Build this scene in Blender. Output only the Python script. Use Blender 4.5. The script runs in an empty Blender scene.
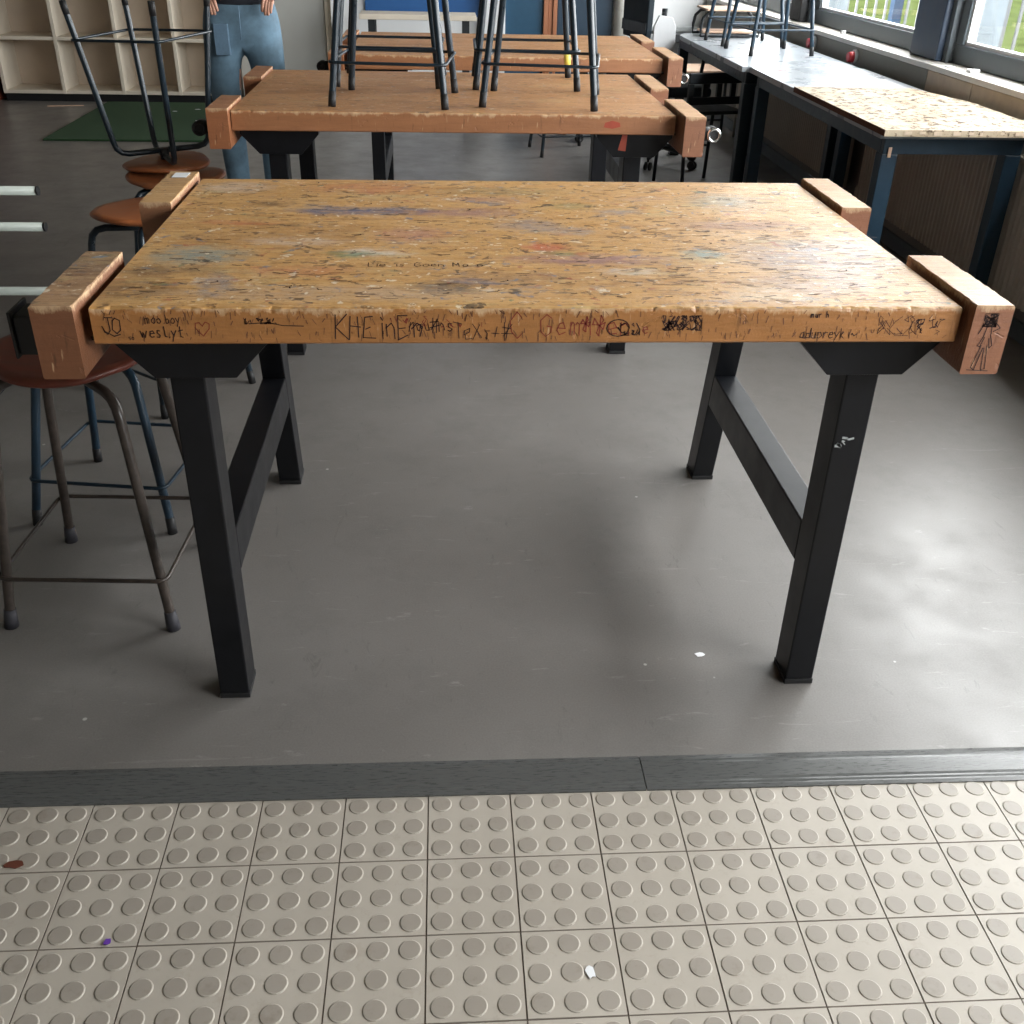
import bpy, bmesh, math, random
from mathutils import Vector, Matrix
random.seed(7)
PI = math.pi
S = bpy.context.scene
C = S.collection
# ---------------------------------------------------------------- materials
def new_mat(name):
    m = bpy.data.materials.new(name); m.use_nodes = True
    nt = m.node_tree; b = nt.nodes['Principled BSDF']
    return m, nt, b
def sock(nt, a, b): nt.links.new(a, b)
def node(nt, t, **kw):
    n = nt.nodes.new(t)
    for k, v in kw.items(): setattr(n, k, v)
    return n
def coord(nt, scale=(1, 1, 1), out='Object'):
    tc = node(nt, 'ShaderNodeTexCoord'); mp = node(nt, 'ShaderNodeMapping')
    mp.inputs['Scale'].default_value = scale
    sock(nt, tc.outputs[out], mp.inputs['Vector']); return mp.outputs['Vector']
def noise(nt, vec, scale, detail=4, rough=.6, dist=0):
    n = node(nt, 'ShaderNodeTexNoise'); n.inputs['Scale'].default_value = scale
    n.inputs['Detail'].default_value = detail; n.inputs['Roughness'].default_value = rough
    n.inputs['Distortion'].default_value = dist
    sock(nt, vec, n.inputs['Vector']); return n.outputs['Fac']
def ramp(nt, fac, lo, hi, a=0., b=1.):
    n = node(nt, 'ShaderNodeMapRange'); n.clamp = True
    n.inputs['From Min'].default_value = lo; n.inputs['From Max'].default_value = hi
    n.inputs['To Min'].default_value = a; n.inputs['To Max'].default_value = b
    sock(nt, fac, n.inputs['Value']); return n.outputs['Result']
def mth(nt, op, a, b=None, c=None):
    n = node(nt, 'ShaderNodeMath', operation=op)
    for i, v in enumerate((a, b, c)):
        if v is None: continue
        if isinstance(v, (int, float)): n.inputs[i].default_value = v
        else: sock(nt, v, n.inputs[i])
    return n.outputs[0]
def mixc(nt, fac, a, b, blend='MIX'):
    n = node(nt, 'ShaderNodeMix', data_type='RGBA', blend_type=blend)
    if isinstance(fac, (int, float)): n.inputs[0].default_value = fac
    else: sock(nt, fac, n.inputs[0])
    for i, v in ((6, a), (7, b)):
        if isinstance(v, tuple): n.inputs[i].default_value = (*v, 1) if len(v) == 3 else v
        else: sock(nt, v, n.inputs[i])
    return n.outputs[2]
def bump(nt, b, h, strength=.3, dist=.002):
    n = node(nt, 'ShaderNodeBump'); n.inputs['Strength'].default_value = strength
    n.inputs['Distance'].default_value = dist
    sock(nt, h, n.inputs['Height']); sock(nt, n.outputs['Normal'], b.inputs['Normal'])
def simple(name, col, rough=.5, metal=0., var=.12, vs=20, bmp=0., spec=None, stretch=(1, 1, 1)):
    m, nt, b = new_mat(name)
    v = coord(nt, stretch); f = noise(nt, v, vs)
    c = mixc(nt, ramp(nt, f, .3, .7), tuple(x*(1-var) for x in col), tuple(min(1, x*(1+var)) for x in col))
    sock(nt, c, b.inputs['Base Color'])
    sock(nt, ramp(nt, f, .3, .7, max(.02, rough-.06), rough+.06), b.inputs['Roughness'])
    b.inputs['Metallic'].default_value = metal
    if spec is not None: b.inputs['Specular IOR Level'].default_value = spec
    if bmp: bump(nt, b, f, bmp, .001)
    return m
def blobs(nt, vec, col, lst):
    """stains with a place of their own: (x, y, rx, ry, colour, strength) in the surface's own metres"""
    nv = node(nt, 'ShaderNodeTexNoise'); nv.inputs['Scale'].default_value = 14; nv.inputs['Detail'].default_value = 6
    nv.inputs['Roughness'].default_value = .75
    sock(nt, vec, nv.inputs['Vector'])
    off = node(nt, 'ShaderNodeVectorMath', operation='MULTIPLY_ADD')
    sock(nt, nv.outputs['Color'], off.inputs[0]); off.inputs[1].default_value = (.12, .06, 0); off.inputs[2].default_value = (-.06, -.03, 0)
    ad = node(nt, 'ShaderNodeVectorMath', operation='ADD'); sock(nt, vec, ad.inputs[0]); sock(nt, off.outputs[0], ad.inputs[1])
    st = node(nt, 'ShaderNodeVectorMath', operation='MULTIPLY'); sock(nt, vec, st.inputs[0]); st.inputs[1].default_value = (18, 46, 1)
    streak = ramp(nt, noise(nt, st.outputs[0], 1, 5, .7), .33, .52)
    for (x, y, rx, ry, c, s) in lst:
        su = node(nt, 'ShaderNodeVectorMath', operation='SUBTRACT'); sock(nt, ad.outputs[0], su.inputs[0]); su.inputs[1].default_value = (x, y, 0)
        mu = node(nt, 'ShaderNodeVectorMath', operation='MULTIPLY'); sock(nt, su.outputs[0], mu.inputs[0]); mu.inputs[1].default_value = (1/rx, 1/ry, 0)
        ln = node(nt, 'ShaderNodeVectorMath', operation='LENGTH'); sock(nt, mu.outputs[0], ln.inputs[0])
        f = ramp(nt, ln.outputs['Value'], .5, 1.25, min(1, s*.78), 0)
        f = mth(nt, 'MULTIPLY', f, streak)
        col = mixc(nt, f, col, c)
    return col
def wood(name, base, dark, light, stain=.5, lst=(), rough=.38, end=(0.42, 0.17, .06), faces=True, edge=None, paint=1.0):
    """old beech worktop: long grain, paint specks, scratches; darker orange varnish left on the sides"""
    m, nt, b = new_mat(name)
    v = coord(nt)
    g = noise(nt, coord(nt, (2.2, 30, 30)), 1.6, 6, .65, .4)
    g2 = noise(nt, coord(nt, (9, 130, 130)), 1.2, 4, .7)
    big = noise(nt, coord(nt, (1.5, 4, 4)), 1.6, 4, .6)
    col = mixc(nt, ramp(nt, g, .3, .7), base, light)
    col = mixc(nt, ramp(nt, g2, .52, .75, 0, .45), col, dark)
    col = mixc(nt, ramp(nt, big, .5, .75, 0, stain), col, dark)
    if paint > 0:
        for i, (c, sc, t) in enumerate((((.06, .15, .26), (5, 10, 9), .60), ((.42, .09, .05), (6, 11, 9), .615), ((.07, .2, .12), (7, 12, 9), .62),
                                        ((.72, .66, .56), (11, 22, 9), .60), ((.03, .025, .03), (11, 26, 12), .60), ((.55, .42, .2), (3, 7, 9), .56))):
            mp = coord(nt, sc); ad = node(nt, 'ShaderNodeVectorMath', operation='ADD'); sock(nt, mp, ad.inputs[0]); ad.inputs[1].default_value = (i*7.3, i*3.1, i*5.7)
            f = noise(nt, ad.outputs[0], 1.5, 7, .72)
            col = mixc(nt, ramp(nt, f, t, t+.10, 0, .62*paint), col, c)
    if lst: col = blobs(nt, v, col, lst)
    mot = noise(nt, coord(nt, (22, 34, 20)), 1.5, 6, .75)
    col = mixc(nt, ramp(nt, mot, .52, .68, 0, .5*max(.4, paint)), col, dark)
    col = mixc(nt, ramp(nt, mot, .36, .48, .35, 0), col, light)
    if paint > .3:
        for i, (c, sc, t, w_) in enumerate((((.09, .05, .03), 48, .615, .65), ((.78, .7, .55), 52, .635, .7), ((.40, .10, .06), 36, .655, .6), ((.10, .19, .30), 30, .65, .6), ((.035, .03, .03), 26, .64, .7), ((.10, .22, .14), 34, .69, .6))):
            mp = coord(nt, (sc*.75, sc, sc)); ad = node(nt, 'ShaderNodeVectorMath', operation='ADD'); sock(nt, mp, ad.inputs[0]); ad.inputs[1].default_value = (i*17.3, i*5.1+3, i*2.7)
            f = noise(nt, ad.outputs[0], 1, 4, .62, .5)
            col = mixc(nt, ramp(nt, f, t, t+.03, 0, w_*min(1, paint+.2)), col, c)
    # fine dark scratches
    sc1 = noise(nt, coord(nt, (26, 150, 40)), 1, 3, .6, .8)
    scr = ramp(nt, sc1, .66, .72)
    col = mixc(nt, mth(nt, 'MULTIPLY', scr, .65), col, (.06, .03, .02))
    sc2 = noise(nt, coord(nt, (40, 210, 60)), 1, 2, .5)
    col = mixc(nt, ramp(nt, sc2, .72, .78, 0, .7), col, (.62, .5, .36))
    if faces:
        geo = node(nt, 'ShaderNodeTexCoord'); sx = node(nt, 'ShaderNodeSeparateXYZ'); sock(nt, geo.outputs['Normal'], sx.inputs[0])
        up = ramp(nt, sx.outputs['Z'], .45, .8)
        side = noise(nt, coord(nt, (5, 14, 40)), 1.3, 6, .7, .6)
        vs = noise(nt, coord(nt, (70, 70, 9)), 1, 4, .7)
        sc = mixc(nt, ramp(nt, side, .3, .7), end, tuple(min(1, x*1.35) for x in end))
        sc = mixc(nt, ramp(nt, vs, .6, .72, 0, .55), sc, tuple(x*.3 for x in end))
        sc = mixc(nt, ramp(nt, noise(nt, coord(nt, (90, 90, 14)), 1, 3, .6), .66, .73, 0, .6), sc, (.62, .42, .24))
        if edge is not None:  # splintered bare wood along the worn upper arris
            so = node(nt, 'ShaderNodeSeparateXYZ'); sock(nt, v, so.inputs[0])
            e = noise(nt, coord(nt, (30, 30, 12)), 1, 5, .75)
            zz = mth(nt, 'ADD', so.outputs['Z'], ramp(nt, e, .3, .7, -.010, .010))
            em = ramp(nt, zz, edge-.010, edge-.001, 0, .7)
            sc = mixc(nt, em, sc, (.66, .47, .28))
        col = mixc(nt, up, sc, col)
    sock(nt, col, b.inputs['Base Color'])
    sock(nt, ramp(nt, big, .3, .7, rough-.07, rough+.1), b.inputs['Roughness'])
    h = mth(nt, 'SUBTRACT', g2, mth(nt, 'MULTIPLY', scr, 1.5))
    h = mth(nt, 'ADD', h, mth(nt, 'MULTIPLY', noise(nt, v, 60, 4, .7), .9))
    bump(nt, b, h, .45, .0022)
    return m

def px_blobs():
    N, B, G, R, W, K, P, T = (.03, .10, .24), (.10, .22, .36), (.08, .2, .1), (.5, .09, .06), (.72, .7, .66), (.02, .02, .025), (.22, .12, .2), (.12, .3, .34)
    return [(-.36, .60, .10, .035, N, .9), (-.25, .60, .09, .03, N, .8), (-.10, .59, .12, .04, P, .6), (.02, .5, .07, .05, B, .5), (-.14, .10, .06, .035, K, .95),
            (-.10, .135, .05, .02, N, .6), (-.58, .28, .09, .06, T, .75), (-.52, .12, .03, .06, B, .6), (-.31, .80, .13, .06, R, .45), (-.27, .30, .06, .025, W, .8), (-.31, .29, .05, .02, G, .8),
            (.05, .34, .045, .03, R, .85), (.07, .30, .035, .02, G, .8), (.12, .26, .16, .035, P, .75), (.10, .45, .07, .03, B, .5), (.33, .30, .035, .03, T, .85), (.18, .19, .06, .02, W, .5),
            (.55, .28, .16, .13, (.16, .19, .27), .7), (.50, .12, .14, .06, (.2, .2, .26), .5), (.47, .70, .09, .07, T, .5), (.45, .50, .14, .04, P, .45), (.30, .72, .06, .02, P, .4),
            (-.66, .09, .09, .06, K, .6), (-.62, .19, .10, .035, (.1, .07, .06), .7), (-.60, .80, .08, .05, W, .5), (-.50, .66, .05, .02, K, .7), (-.55, .50, .08, .02, R, .5), (-.45, .48, .05, .015, K, .6),
            (-.2, .42, .08, .06, (.35, .12, .25), .35), (-.02, .16, .12, .03, (.2, .12, .08), .5), (.12, .65, .05, .03, G, .5), (.21, .60, .05, .03, B, .5), (-.42, .37, .10, .03, W, .35), (.0, .78, .14, .04, (.2, .22, .1), .45),
            (-.40, .19, .10, .03, R, .4), (.38, .07, .07, .04, (.7, .6, .45), .5), (-.30, .07, .3, .04, (.5, .45, .4), .4), (-.05, .70, .1, .03, P, .4)]

M = {}
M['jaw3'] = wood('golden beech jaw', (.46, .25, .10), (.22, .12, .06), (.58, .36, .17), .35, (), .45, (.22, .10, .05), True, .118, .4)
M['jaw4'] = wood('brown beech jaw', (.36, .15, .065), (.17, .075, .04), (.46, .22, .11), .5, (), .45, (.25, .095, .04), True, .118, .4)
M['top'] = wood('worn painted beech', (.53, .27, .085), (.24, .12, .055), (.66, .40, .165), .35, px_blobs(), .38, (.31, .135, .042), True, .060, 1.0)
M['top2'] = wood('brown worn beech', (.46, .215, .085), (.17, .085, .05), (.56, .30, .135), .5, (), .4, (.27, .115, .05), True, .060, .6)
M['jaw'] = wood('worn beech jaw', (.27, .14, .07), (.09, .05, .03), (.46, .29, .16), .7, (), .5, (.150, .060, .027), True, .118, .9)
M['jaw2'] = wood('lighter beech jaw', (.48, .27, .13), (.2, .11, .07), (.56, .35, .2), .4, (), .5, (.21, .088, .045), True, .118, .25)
M['marker'] = simple('black marker ink', (.035, .015, .012), .6, 0, .1)
M['carve'] = simple('dark carved wood', (.085, .045, .025), .7, 0, .4, 30)
M['redpen'] = simple('red pen ink', (.24, .035, .02), .6, 0, .1)
M['pencil'] = simple('faded scratch', (.16, .07, .035), .7, 0, .1)
M['black'] = simple('matt black steel', (.0055, .006, .008), .38, 0, .3, 12, .05, .3)
M['navy'] = simple('navy painted steel', (.013, .034, .057), .36, 0, .12, 30, .1)
M['navydk'] = simple('dark navy tube', (.010, .020, .030), .33, 0, .1, 30, .05)
M['brownm'] = simple('brown enamel tube', (.055, .043, .036), .34, 0, .3, 60, .1)
M['rubber'] = simple('black rubber', (.012, .012, .013), .6)
M['rubberg'] = simple('worn grey rubber foot', (.035, .034, .042), .6)
M['chrome'] = simple('bright steel', (.6, .6, .6), .22, 1., .05)
M['ply'] = simple('orange brown varnished ply', (.30, .095, .032), .35, 0, .25, 5, .05, None, (1, 6, 6))
M['plyred'] = simple('red brown varnished ply', (.15, .035, .02), .42, 0, .25, 6, .05, None, (1, 6, 6))
M['palewood'] = simple('pale birch', (.62, .42, .30), .4, 0, .15, 5, .05, None, (1, 7, 7))
M['cream'] = simple('cream painted board', (.72, .64, .53), .55, 0, .08, 3)
M['creamback'] = simple('bare hardboard back', (.60, .50, .40), .6, 0, .12, 2)
M['plinth'] = simple('black plinth', (.008, .008, .01), .5)
M['white'] = simple('white wall paint', (.72, .73, .74), .7, 0, .03, 3)
M['greypanel'] = simple('light grey door panel', (.42, .42, .40), .5, 0, .06, 2)
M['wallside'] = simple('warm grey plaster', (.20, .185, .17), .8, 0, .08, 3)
M['rad'] = simple('beige grey radiator enamel', (.42, .37, .31), .5, 0, .06, 5)
M['laminate'] = simple('pale grey laminate', (.29, .32, .35), .30, 0, .08, 6)
M['frame'] = simple('dark grey window frame', (.10, .12, .135), .4, 0, .08)
M['post'] = simple('dark blue steel column', (.03, .05, .085), .4, 0, .15)
M['sill'] = simple('white window sill', (.62, .59, .54), .4, 0, .06)
M['apron'] = simple('olive grey fascia', (.18, .175, .15), .6, 0, .1)
M['beige'] = simple('bare board with bolts', (.42, .33, .24), .6, 0, .1)
M['blue'] = simple('bright blue board', (.015, .09, .27), .5, 0, .05)
M['doorblue'] = simple('dark blue door', (.012, .06, .115), .45, 0, .08)
M['doornavy'] = simple('navy door', (.015, .035, .06), .45, 0, .08)
M['copper'] = simple('brown timber frame', (.32, .125, .06), .45, 0, .2, 6, 0, None, (8, 8, 1))
M['pipe'] = simple('white gloss pipe', (.62, .61, .56), .3, 0, .05)
M['rodwhite'] = simple('pale grey green tube', (.42, .46, .42), .35, 0, .05)
M['greyband'] = simple('grey metal rail', (.40, .42, .43), .4)
M['red'] = simple('red plastic', (.5, .03, .04), .4)
M['redpaint'] = simple('orange red paint run', (.36, .06, .03), .5)
M['whitep'] = simple('white plastic', (.70, .71, .73), .4, 0, .03)
M['blackp'] = simple('black plastic', (.012, .016, .02), .5)
M['mesh'] = simple('dark office fabric', (.012, .022, .032), .75)
M['denim'] = simple('blue denim', (.12, .20, .27), .85, 0, .35, 9, .3)
M['denimpatch'] = simple('denim pocket panel', (.10, .165, .235), .85, 0, .1, 60, .3)
M['sweater'] = simple('dark navy knit', (.012, .014, .022), .9, 0, .2, 80, .4)
M['skin'] = simple('skin', (.50, .26, .18), .5, 0, .1, 15)
M['hair'] = simple('dark brown hair', (.03, .018, .01), .6, 0, .3, 60)
M['shoe'] = simple('brown leather', (.10, .04, .02), .5)
M['eye'] = simple('eye white', (.7, .7, .7), .3)
M['paper'] = simple('white paper', (.75, .76, .78), .7, 0, .05)
M['petal'] = simple('purple petal', (.13, .04, .35), .6)
M['leaf'] = simple('dry brown leaf', (.12, .035, .02), .6)
M['yellow'] = simple('yellow tape', (.75, .65, .12), .5)
M['ceil'] = simple('ceiling tile', (.6, .6, .58), .8)
M['fence'] = simple('white fence paint', (.075, .078, .08), .5, 0, .04)
M['concrete'] = simple('pale blue post', (.03, .045, .07), .6, 0, .1, 20, 0, 0.0)

def mat_floor():
    m, nt, b = new_mat('grey linoleum')
    v = coord(nt)
    big = noise(nt, v, .9, 5, .6, .3); mid = noise(nt, v, 5, 6, .7); fine = noise(nt, v, 260, 2, .5)
    col = mixc(nt, ramp(nt, big, .3, .7), (.140, .128, .118), (.188, .176, .166))
    col = mixc(nt, ramp(nt, mid, .5, .75, 0, .45), col, (.105, .098, .09))
    col = mixc(nt, ramp(nt, fine, .3, .7, 0, .25), col, (.26, .25, .24))
    # scuffs
    sc = noise(nt, coord(nt, (3, 16, 1)), 1.7, 6, .75, 1.2)
    col = mixc(nt, ramp(nt, sc, .61, .70, 0, .4), col, (.36, .35, .33))
    sc = noise(nt, coord(nt, (19, 5, 1)), 1.1, 5, .75, 1.5)
    col = mixc(nt, ramp(nt, sc, .62, .70, 0, .4), col, (.08, .075, .07))
    sp = node(nt, 'ShaderNodeTexVoronoi'); sp.inputs['Scale'].default_value = 7; sock(nt, v, sp.inputs['Vector'])
    pick = node(nt, 'ShaderNodeSeparateColor'); sock(nt, sp.outputs['Color'], pick.inputs[0])
    f = mth(nt, 'MULTIPLY', ramp(nt, sp.outputs['Distance'], .024, .036, 1, 0), ramp(nt, pick.outputs[0], .45, .47))
    col = mixc(nt, mth(nt, 'MULTIPLY', f, .8), col, (.55, .54, .5))
    f = mth(nt, 'MULTIPLY', ramp(nt, sp.outputs['Distance'], .03, .045, 1, 0), ramp(nt, pick.outputs[1], .9, .91))
    col = mixc(nt, mth(nt, 'MULTIPLY', f, .7), col, (.35, .08, .05))
    sock(nt, col, b.inputs['Base Color'])
    sock(nt, ramp(nt, mid, .3, .7, .30, .46), b.inputs['Roughness'])
    bump(nt, b, mid, .05, .002)
    return m
M['floor'] = mat_floor()
def mat_tile(name, a, c, dirt):
    m, nt, b = new_mat(name)
    v = coord(nt); f = noise(nt, v, 3, 5, .6); g = noise(nt, v, 40, 5, .75); e = noise(nt, v, 11, 5, .7)
    col = mixc(nt, ramp(nt, f, .3, .7), a, c)
    col = mixc(nt, ramp(nt, g, .56, .74, 0, .3), col, dirt)
    col = mixc(nt, ramp(nt, e, .60, .76, 0, .45), col, dirt)
    sock(nt, col, b.inputs['Base Color']); b.inputs['Roughness'].default_value = .42
    bump(nt, b, g, .12, .001)
    return m
M['tile'] = mat_tile('beige ceramic tile', (.385, .345, .295), (.455, .412, .357), (.26, .21, .16))
M['stud'] = mat_tile('worn grey tile stud', (.285, .252, .215), (.33, .295, .255), (.16, .12, .09))
M['grout'] = simple('dark grout', (.13, .105, .085), .8)
M['strip'] = simple('dark rubber threshold', (.085, .087, .085), .30, 0, .14, 40, .1, None, (1, 10, 1))
M['turf'] = simple('green turf mat', (.022, .062, .022), .95, 0, .35, 300, .6)
M['grass'] = simple('lawn', (.027, .034, .012), .9, 0, .3, 2, 0, 0.0)
def mat_chip():
    m, nt, b = new_mat('splintered chipboard')
    v = coord(nt)
    f = noise(nt, v, 27, 6, .75); g = noise(nt, v, 9, 4, .7)
    col = mixc(nt, ramp(nt, noise(nt, v, 5, 4, .6), .35, .7), (.33, .26, .18), (.42, .36, .27))
    col = mixc(nt, mth(nt, 'MULTIPLY', ramp(nt, f, .52, .56), ramp(nt, g, .36, .46)), col, (.07, .045, .03))
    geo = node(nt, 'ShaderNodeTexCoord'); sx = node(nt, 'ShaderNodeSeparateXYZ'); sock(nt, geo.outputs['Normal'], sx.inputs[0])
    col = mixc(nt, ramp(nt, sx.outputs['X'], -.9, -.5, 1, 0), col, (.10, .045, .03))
    sock(nt, col, b.inputs['Base Color']); b.inputs['Roughness'].default_value = .7; b.inputs['Specular IOR Level'].default_value = .15
    bump(nt, b, f, .7, .004)
    return m
M['chip'] = mat_chip()
def mat_glass():
    m = bpy.data.materials.new('window glass'); m.use_nodes = True; nt = m.node_tree
    nt.nodes.clear(); o = node(nt, 'ShaderNodeOutputMaterial'); mx = node(nt, 'ShaderNodeMixShader'); mx.inputs[0].default_value = .07
    t = node(nt, 'ShaderNodeBsdfTransparent'); g = node(nt, 'ShaderNodeBsdfGlossy'); g.inputs['Roughness'].default_value = .02
    t.inputs[0].default_value = (.95, .97, .97, 1)
    sock(nt, t.outputs[0], mx.inputs[1]); sock(nt, g.outputs[0], mx.inputs[2]); sock(nt, mx.outputs[0], o.inputs[0]); return m
M['glass'] = mat_glass()
def mat_emit(s):
    m, nt, b = new_mat('lamp diffuser'); b.inputs['Emission Color'].default_value = (1, .97, .92, 1); b.inputs['Emission Strength'].default_value = s
    b.inputs['Base Color'].default_value = (.8, .8, .8, 1); return m
M['lamp'] = simple('unlit lamp diffuser', (.7, .7, .68), .5)

# ---------------------------------------------------------------- builders
class MB:
    def __init__(s): s.bm = bmesh.new(); s.mi = 0
    def _mark(s, n0):
        s.bm.faces.ensure_lookup_table()
        for f in s.bm.faces[n0:]: f.material_index = s.mi
    def box(s, x0, x1, y0, y1, z0, z1, bev=0., mat=None, segs=2):
        n0 = len(s.bm.faces)
        M4 = Matrix.Translation(((x0+x1)/2, (y0+y1)/2, (z0+z1)/2)) @ Matrix.Diagonal((abs(x1-x0), abs(y1-y0), abs(z1-z0), 1))
        if mat is not None: M4 = mat @ M4
        r = bmesh.ops.create_cube(s.bm, size=1, matrix=M4)
        if bev:
            es = list({e for v in r['verts'] for e in v.link_edges})
            bmesh.ops.bevel(s.bm, geom=es, offset=bev, segments=segs, affect='EDGES', profile=.5)
        s._mark(n0); return s
    def hull(s, pts, bev=0.):   # 8 points, bottom 4 then top 4
        n0 = len(s.bm.faces); v = [s.bm.verts.new(p) for p in pts]
        F = [(3, 2, 1, 0), (4, 5, 6, 7), (0, 1, 5, 4), (1, 2, 6, 5), (2, 3, 7, 6), (3, 0, 4, 7)]
        for f in F: s.bm.faces.new([v[i] for i in f])
        if bev:
            es = list({e for a in v for e in a.link_edges})
            bmesh.ops.bevel(s.bm, geom=es, offset=bev, segments=2, affect='EDGES', profile=.5)
        s._mark(n0); return s
    def prism(s, poly, axis, a, b, bev=0.):
        """closed outline in the two other axes, swept along axis from a to b"""
        def P(u, v, w): return ((w, u, v), (u, w, v), (u, v, w))[axis]
        n0 = len(s.bm.faces)
        A = [s.bm.verts.new(P(u, v, a)) for u, v in poly]; B = [s.bm.verts.new(P(u, v, b)) for u, v in poly]
        fs = [s.bm.faces.new(A), s.bm.faces.new(B)]
        n = len(poly)
        for i in range(n): fs.append(s.bm.faces.new((A[i], A[(i+1) % n], B[(i+1) % n], B[i])))
        bmesh.ops.recalc_face_normals(s.bm, faces=fs)
        if bev:
            bmesh.ops.bevel(s.bm, geom=list({e for f in fs for e in f.edges}), offset=bev, segments=2, affect='EDGES', profile=.5)
        s._mark(n0); return s
    def tube(s, pts, r, seg=10, rad=None, cap=True, closed=False):
        n0 = len(s.bm.faces); pts = [Vector(p) for p in pts]; n = len(pts); rings = []
        up = None
        for i, p in enumerate(pts):
            if closed: t = (pts[(i+1) % n]-pts[i-1]).normalized()
            else: t = ((pts[min(i+1, n-1)]-pts[max(i-1, 0)])).normalized()
            if up is None:
                up = Vector((0, 0, 1)) if abs(t.z) < .9 else Vector((0, 1, 0))
            u = (up - t*up.dot(t)).normalized(); w = t.cross(u); up = u
            rr = rad[i] if rad else r
            rings.append([s.bm.verts.new(p+(u*math.cos(k*2*PI/seg)+w*math.sin(k*2*PI/seg))*rr) for k in range(seg)])
        m = n if closed else n-1
        for i in range(m):
            a, b = rings[i], rings[(i+1) % n]
            for k in range(seg): s.bm.faces.new((a[k], a[(k+1) % seg], b[(k+1) % seg], b[k])).smooth = True
        if cap and not closed:
            s.bm.faces.new(rings[0][::-1]); s.bm.faces.new(rings[-1])
        s._mark(n0); return s
    def cyl(s, p, q, r, seg=20, r2=None): return s.tube([p, q], r, seg, rad=[r, r2 if r2 is not None else r])
    def ribbon(s, pts, w, plane='front', off=0, th=.0006):
        """thin ink stroke lying on a surface; pts are (u, v) on the plane"""
        n0 = len(s.bm.faces)
        for (a, b) in zip(pts[:-1], pts[1:]):
            d = Vector((b[0]-a[0], b[1]-a[1]));
            if d.length < 1e-6: continue
            e = d.normalized()*w*.4; nrm = Vector((-d.y, d.x)).normalized()*w/2
            q = [(a[0]-e.x+nrm.x, a[1]-e.y+nrm.y), (a[0]-e.x-nrm.x, a[1]-e.y-nrm.y), (b[0]+e.x-nrm.x, b[1]+e.y-nrm.y), (b[0]+e.x+nrm.x, b[1]+e.y+nrm.y)]
            if plane == 'front': v = [s.bm.verts.new((x, off-th, z)) for x, z in q]
            else: v = [s.bm.verts.new((x, y, off+th)) for x, y in q]
            s.bm.faces.new(v)
        s._mark(n0); return s
    def build(s, name, mats, parent=None, smooth=False, loc=None):
        me = bpy.data.meshes.new(name); bmesh.ops.recalc_face_normals(s.bm, faces=s.bm.faces[:]); s.bm.to_mesh(me); s.bm.free()
        for m in (mats if isinstance(mats, (list, tuple)) else [mats]): me.materials.append(m)
        if smooth:
            for p in me.polygons: p.use_smooth = True
        o = bpy.data.objects.new(name, me); C.objects.link(o)
        if parent: o.parent = parent
        if loc: o.location = loc
        return o
def thing(name, label, cat, loc=(0, 0, 0), rz=0, group=None):
    o = bpy.data.objects.new(name, None); o.empty_display_size = .1; C.objects.link(o)
    o.location = loc; o.rotation_euler = (0, 0, rz); o['label'] = label; o['category'] = cat
    if group: o['group'] = group
    return o
def tag(o, label, cat, group=None, kind=None):
    o['label'] = label; o['category'] = cat
    if group: o['group'] = group
    if kind: o['kind'] = kind
    return o
def struct(o): o['kind'] = 'structure'; return o
def kids(o): return [c for c in bpy.data.objects if c.parent == o]
def dup(root, label, loc, rot, group=None):
    def cp(o, par):
        c = o.copy(); C.objects.link(c); c.parent = par
        for k in kids(o): cp(k, c)
        return c
    r = cp(root, None); r.location = loc; r.rotation_euler = rot; r['label'] = label
    if group: r['group'] = group
    return r
def arc(cx, cy, r, a0, a1, n=8): return [(cx+r*math.cos(math.radians(a0+(a1-a0)*i/n)), cy+r*math.sin(math.radians(a0+(a1-a0)*i/n))) for i in range(n+1)]

# ---------------------------------------------------------------- camera
F = 1015.77
cam = bpy.data.cameras.new('camera'); co = bpy.data.objects.new('camera', cam); C.objects.link(co); S.camera = co
cam.sensor_width = 36; cam.lens = F/1024*36; cam.clip_start = .02; cam.clip_end = 200
pit, yaw, rol = .530551, .076061, .024800
fw = Vector((math.sin(yaw)*math.cos(pit), math.cos(yaw)*math.cos(pit), -math.sin(pit)))
ri = Vector((math.cos(yaw), -math.sin(yaw), 0)); upv = ri.cross(fw)
r2 = ri*math.cos(rol)+upv*math.sin(rol); u2 = r2.cross(fw)
co.matrix_world = Matrix(((r2.x, u2.x, -fw.x, -.14933), (r2.y, u2.y, -fw.y, -1.53023), (r2.z, u2.z, -fw.z, 1.37955), (0, 0, 0, 1)))

# ---------------------------------------------------------------- room shell
XL, XR, YB, YF, H = -4.4, 2.08, 7.7, -3.4, 3.0
struct(MB().box(XL, XR+.3, -.118, YB+.3, -.1, 0).build('floor', M['floor']))
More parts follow.
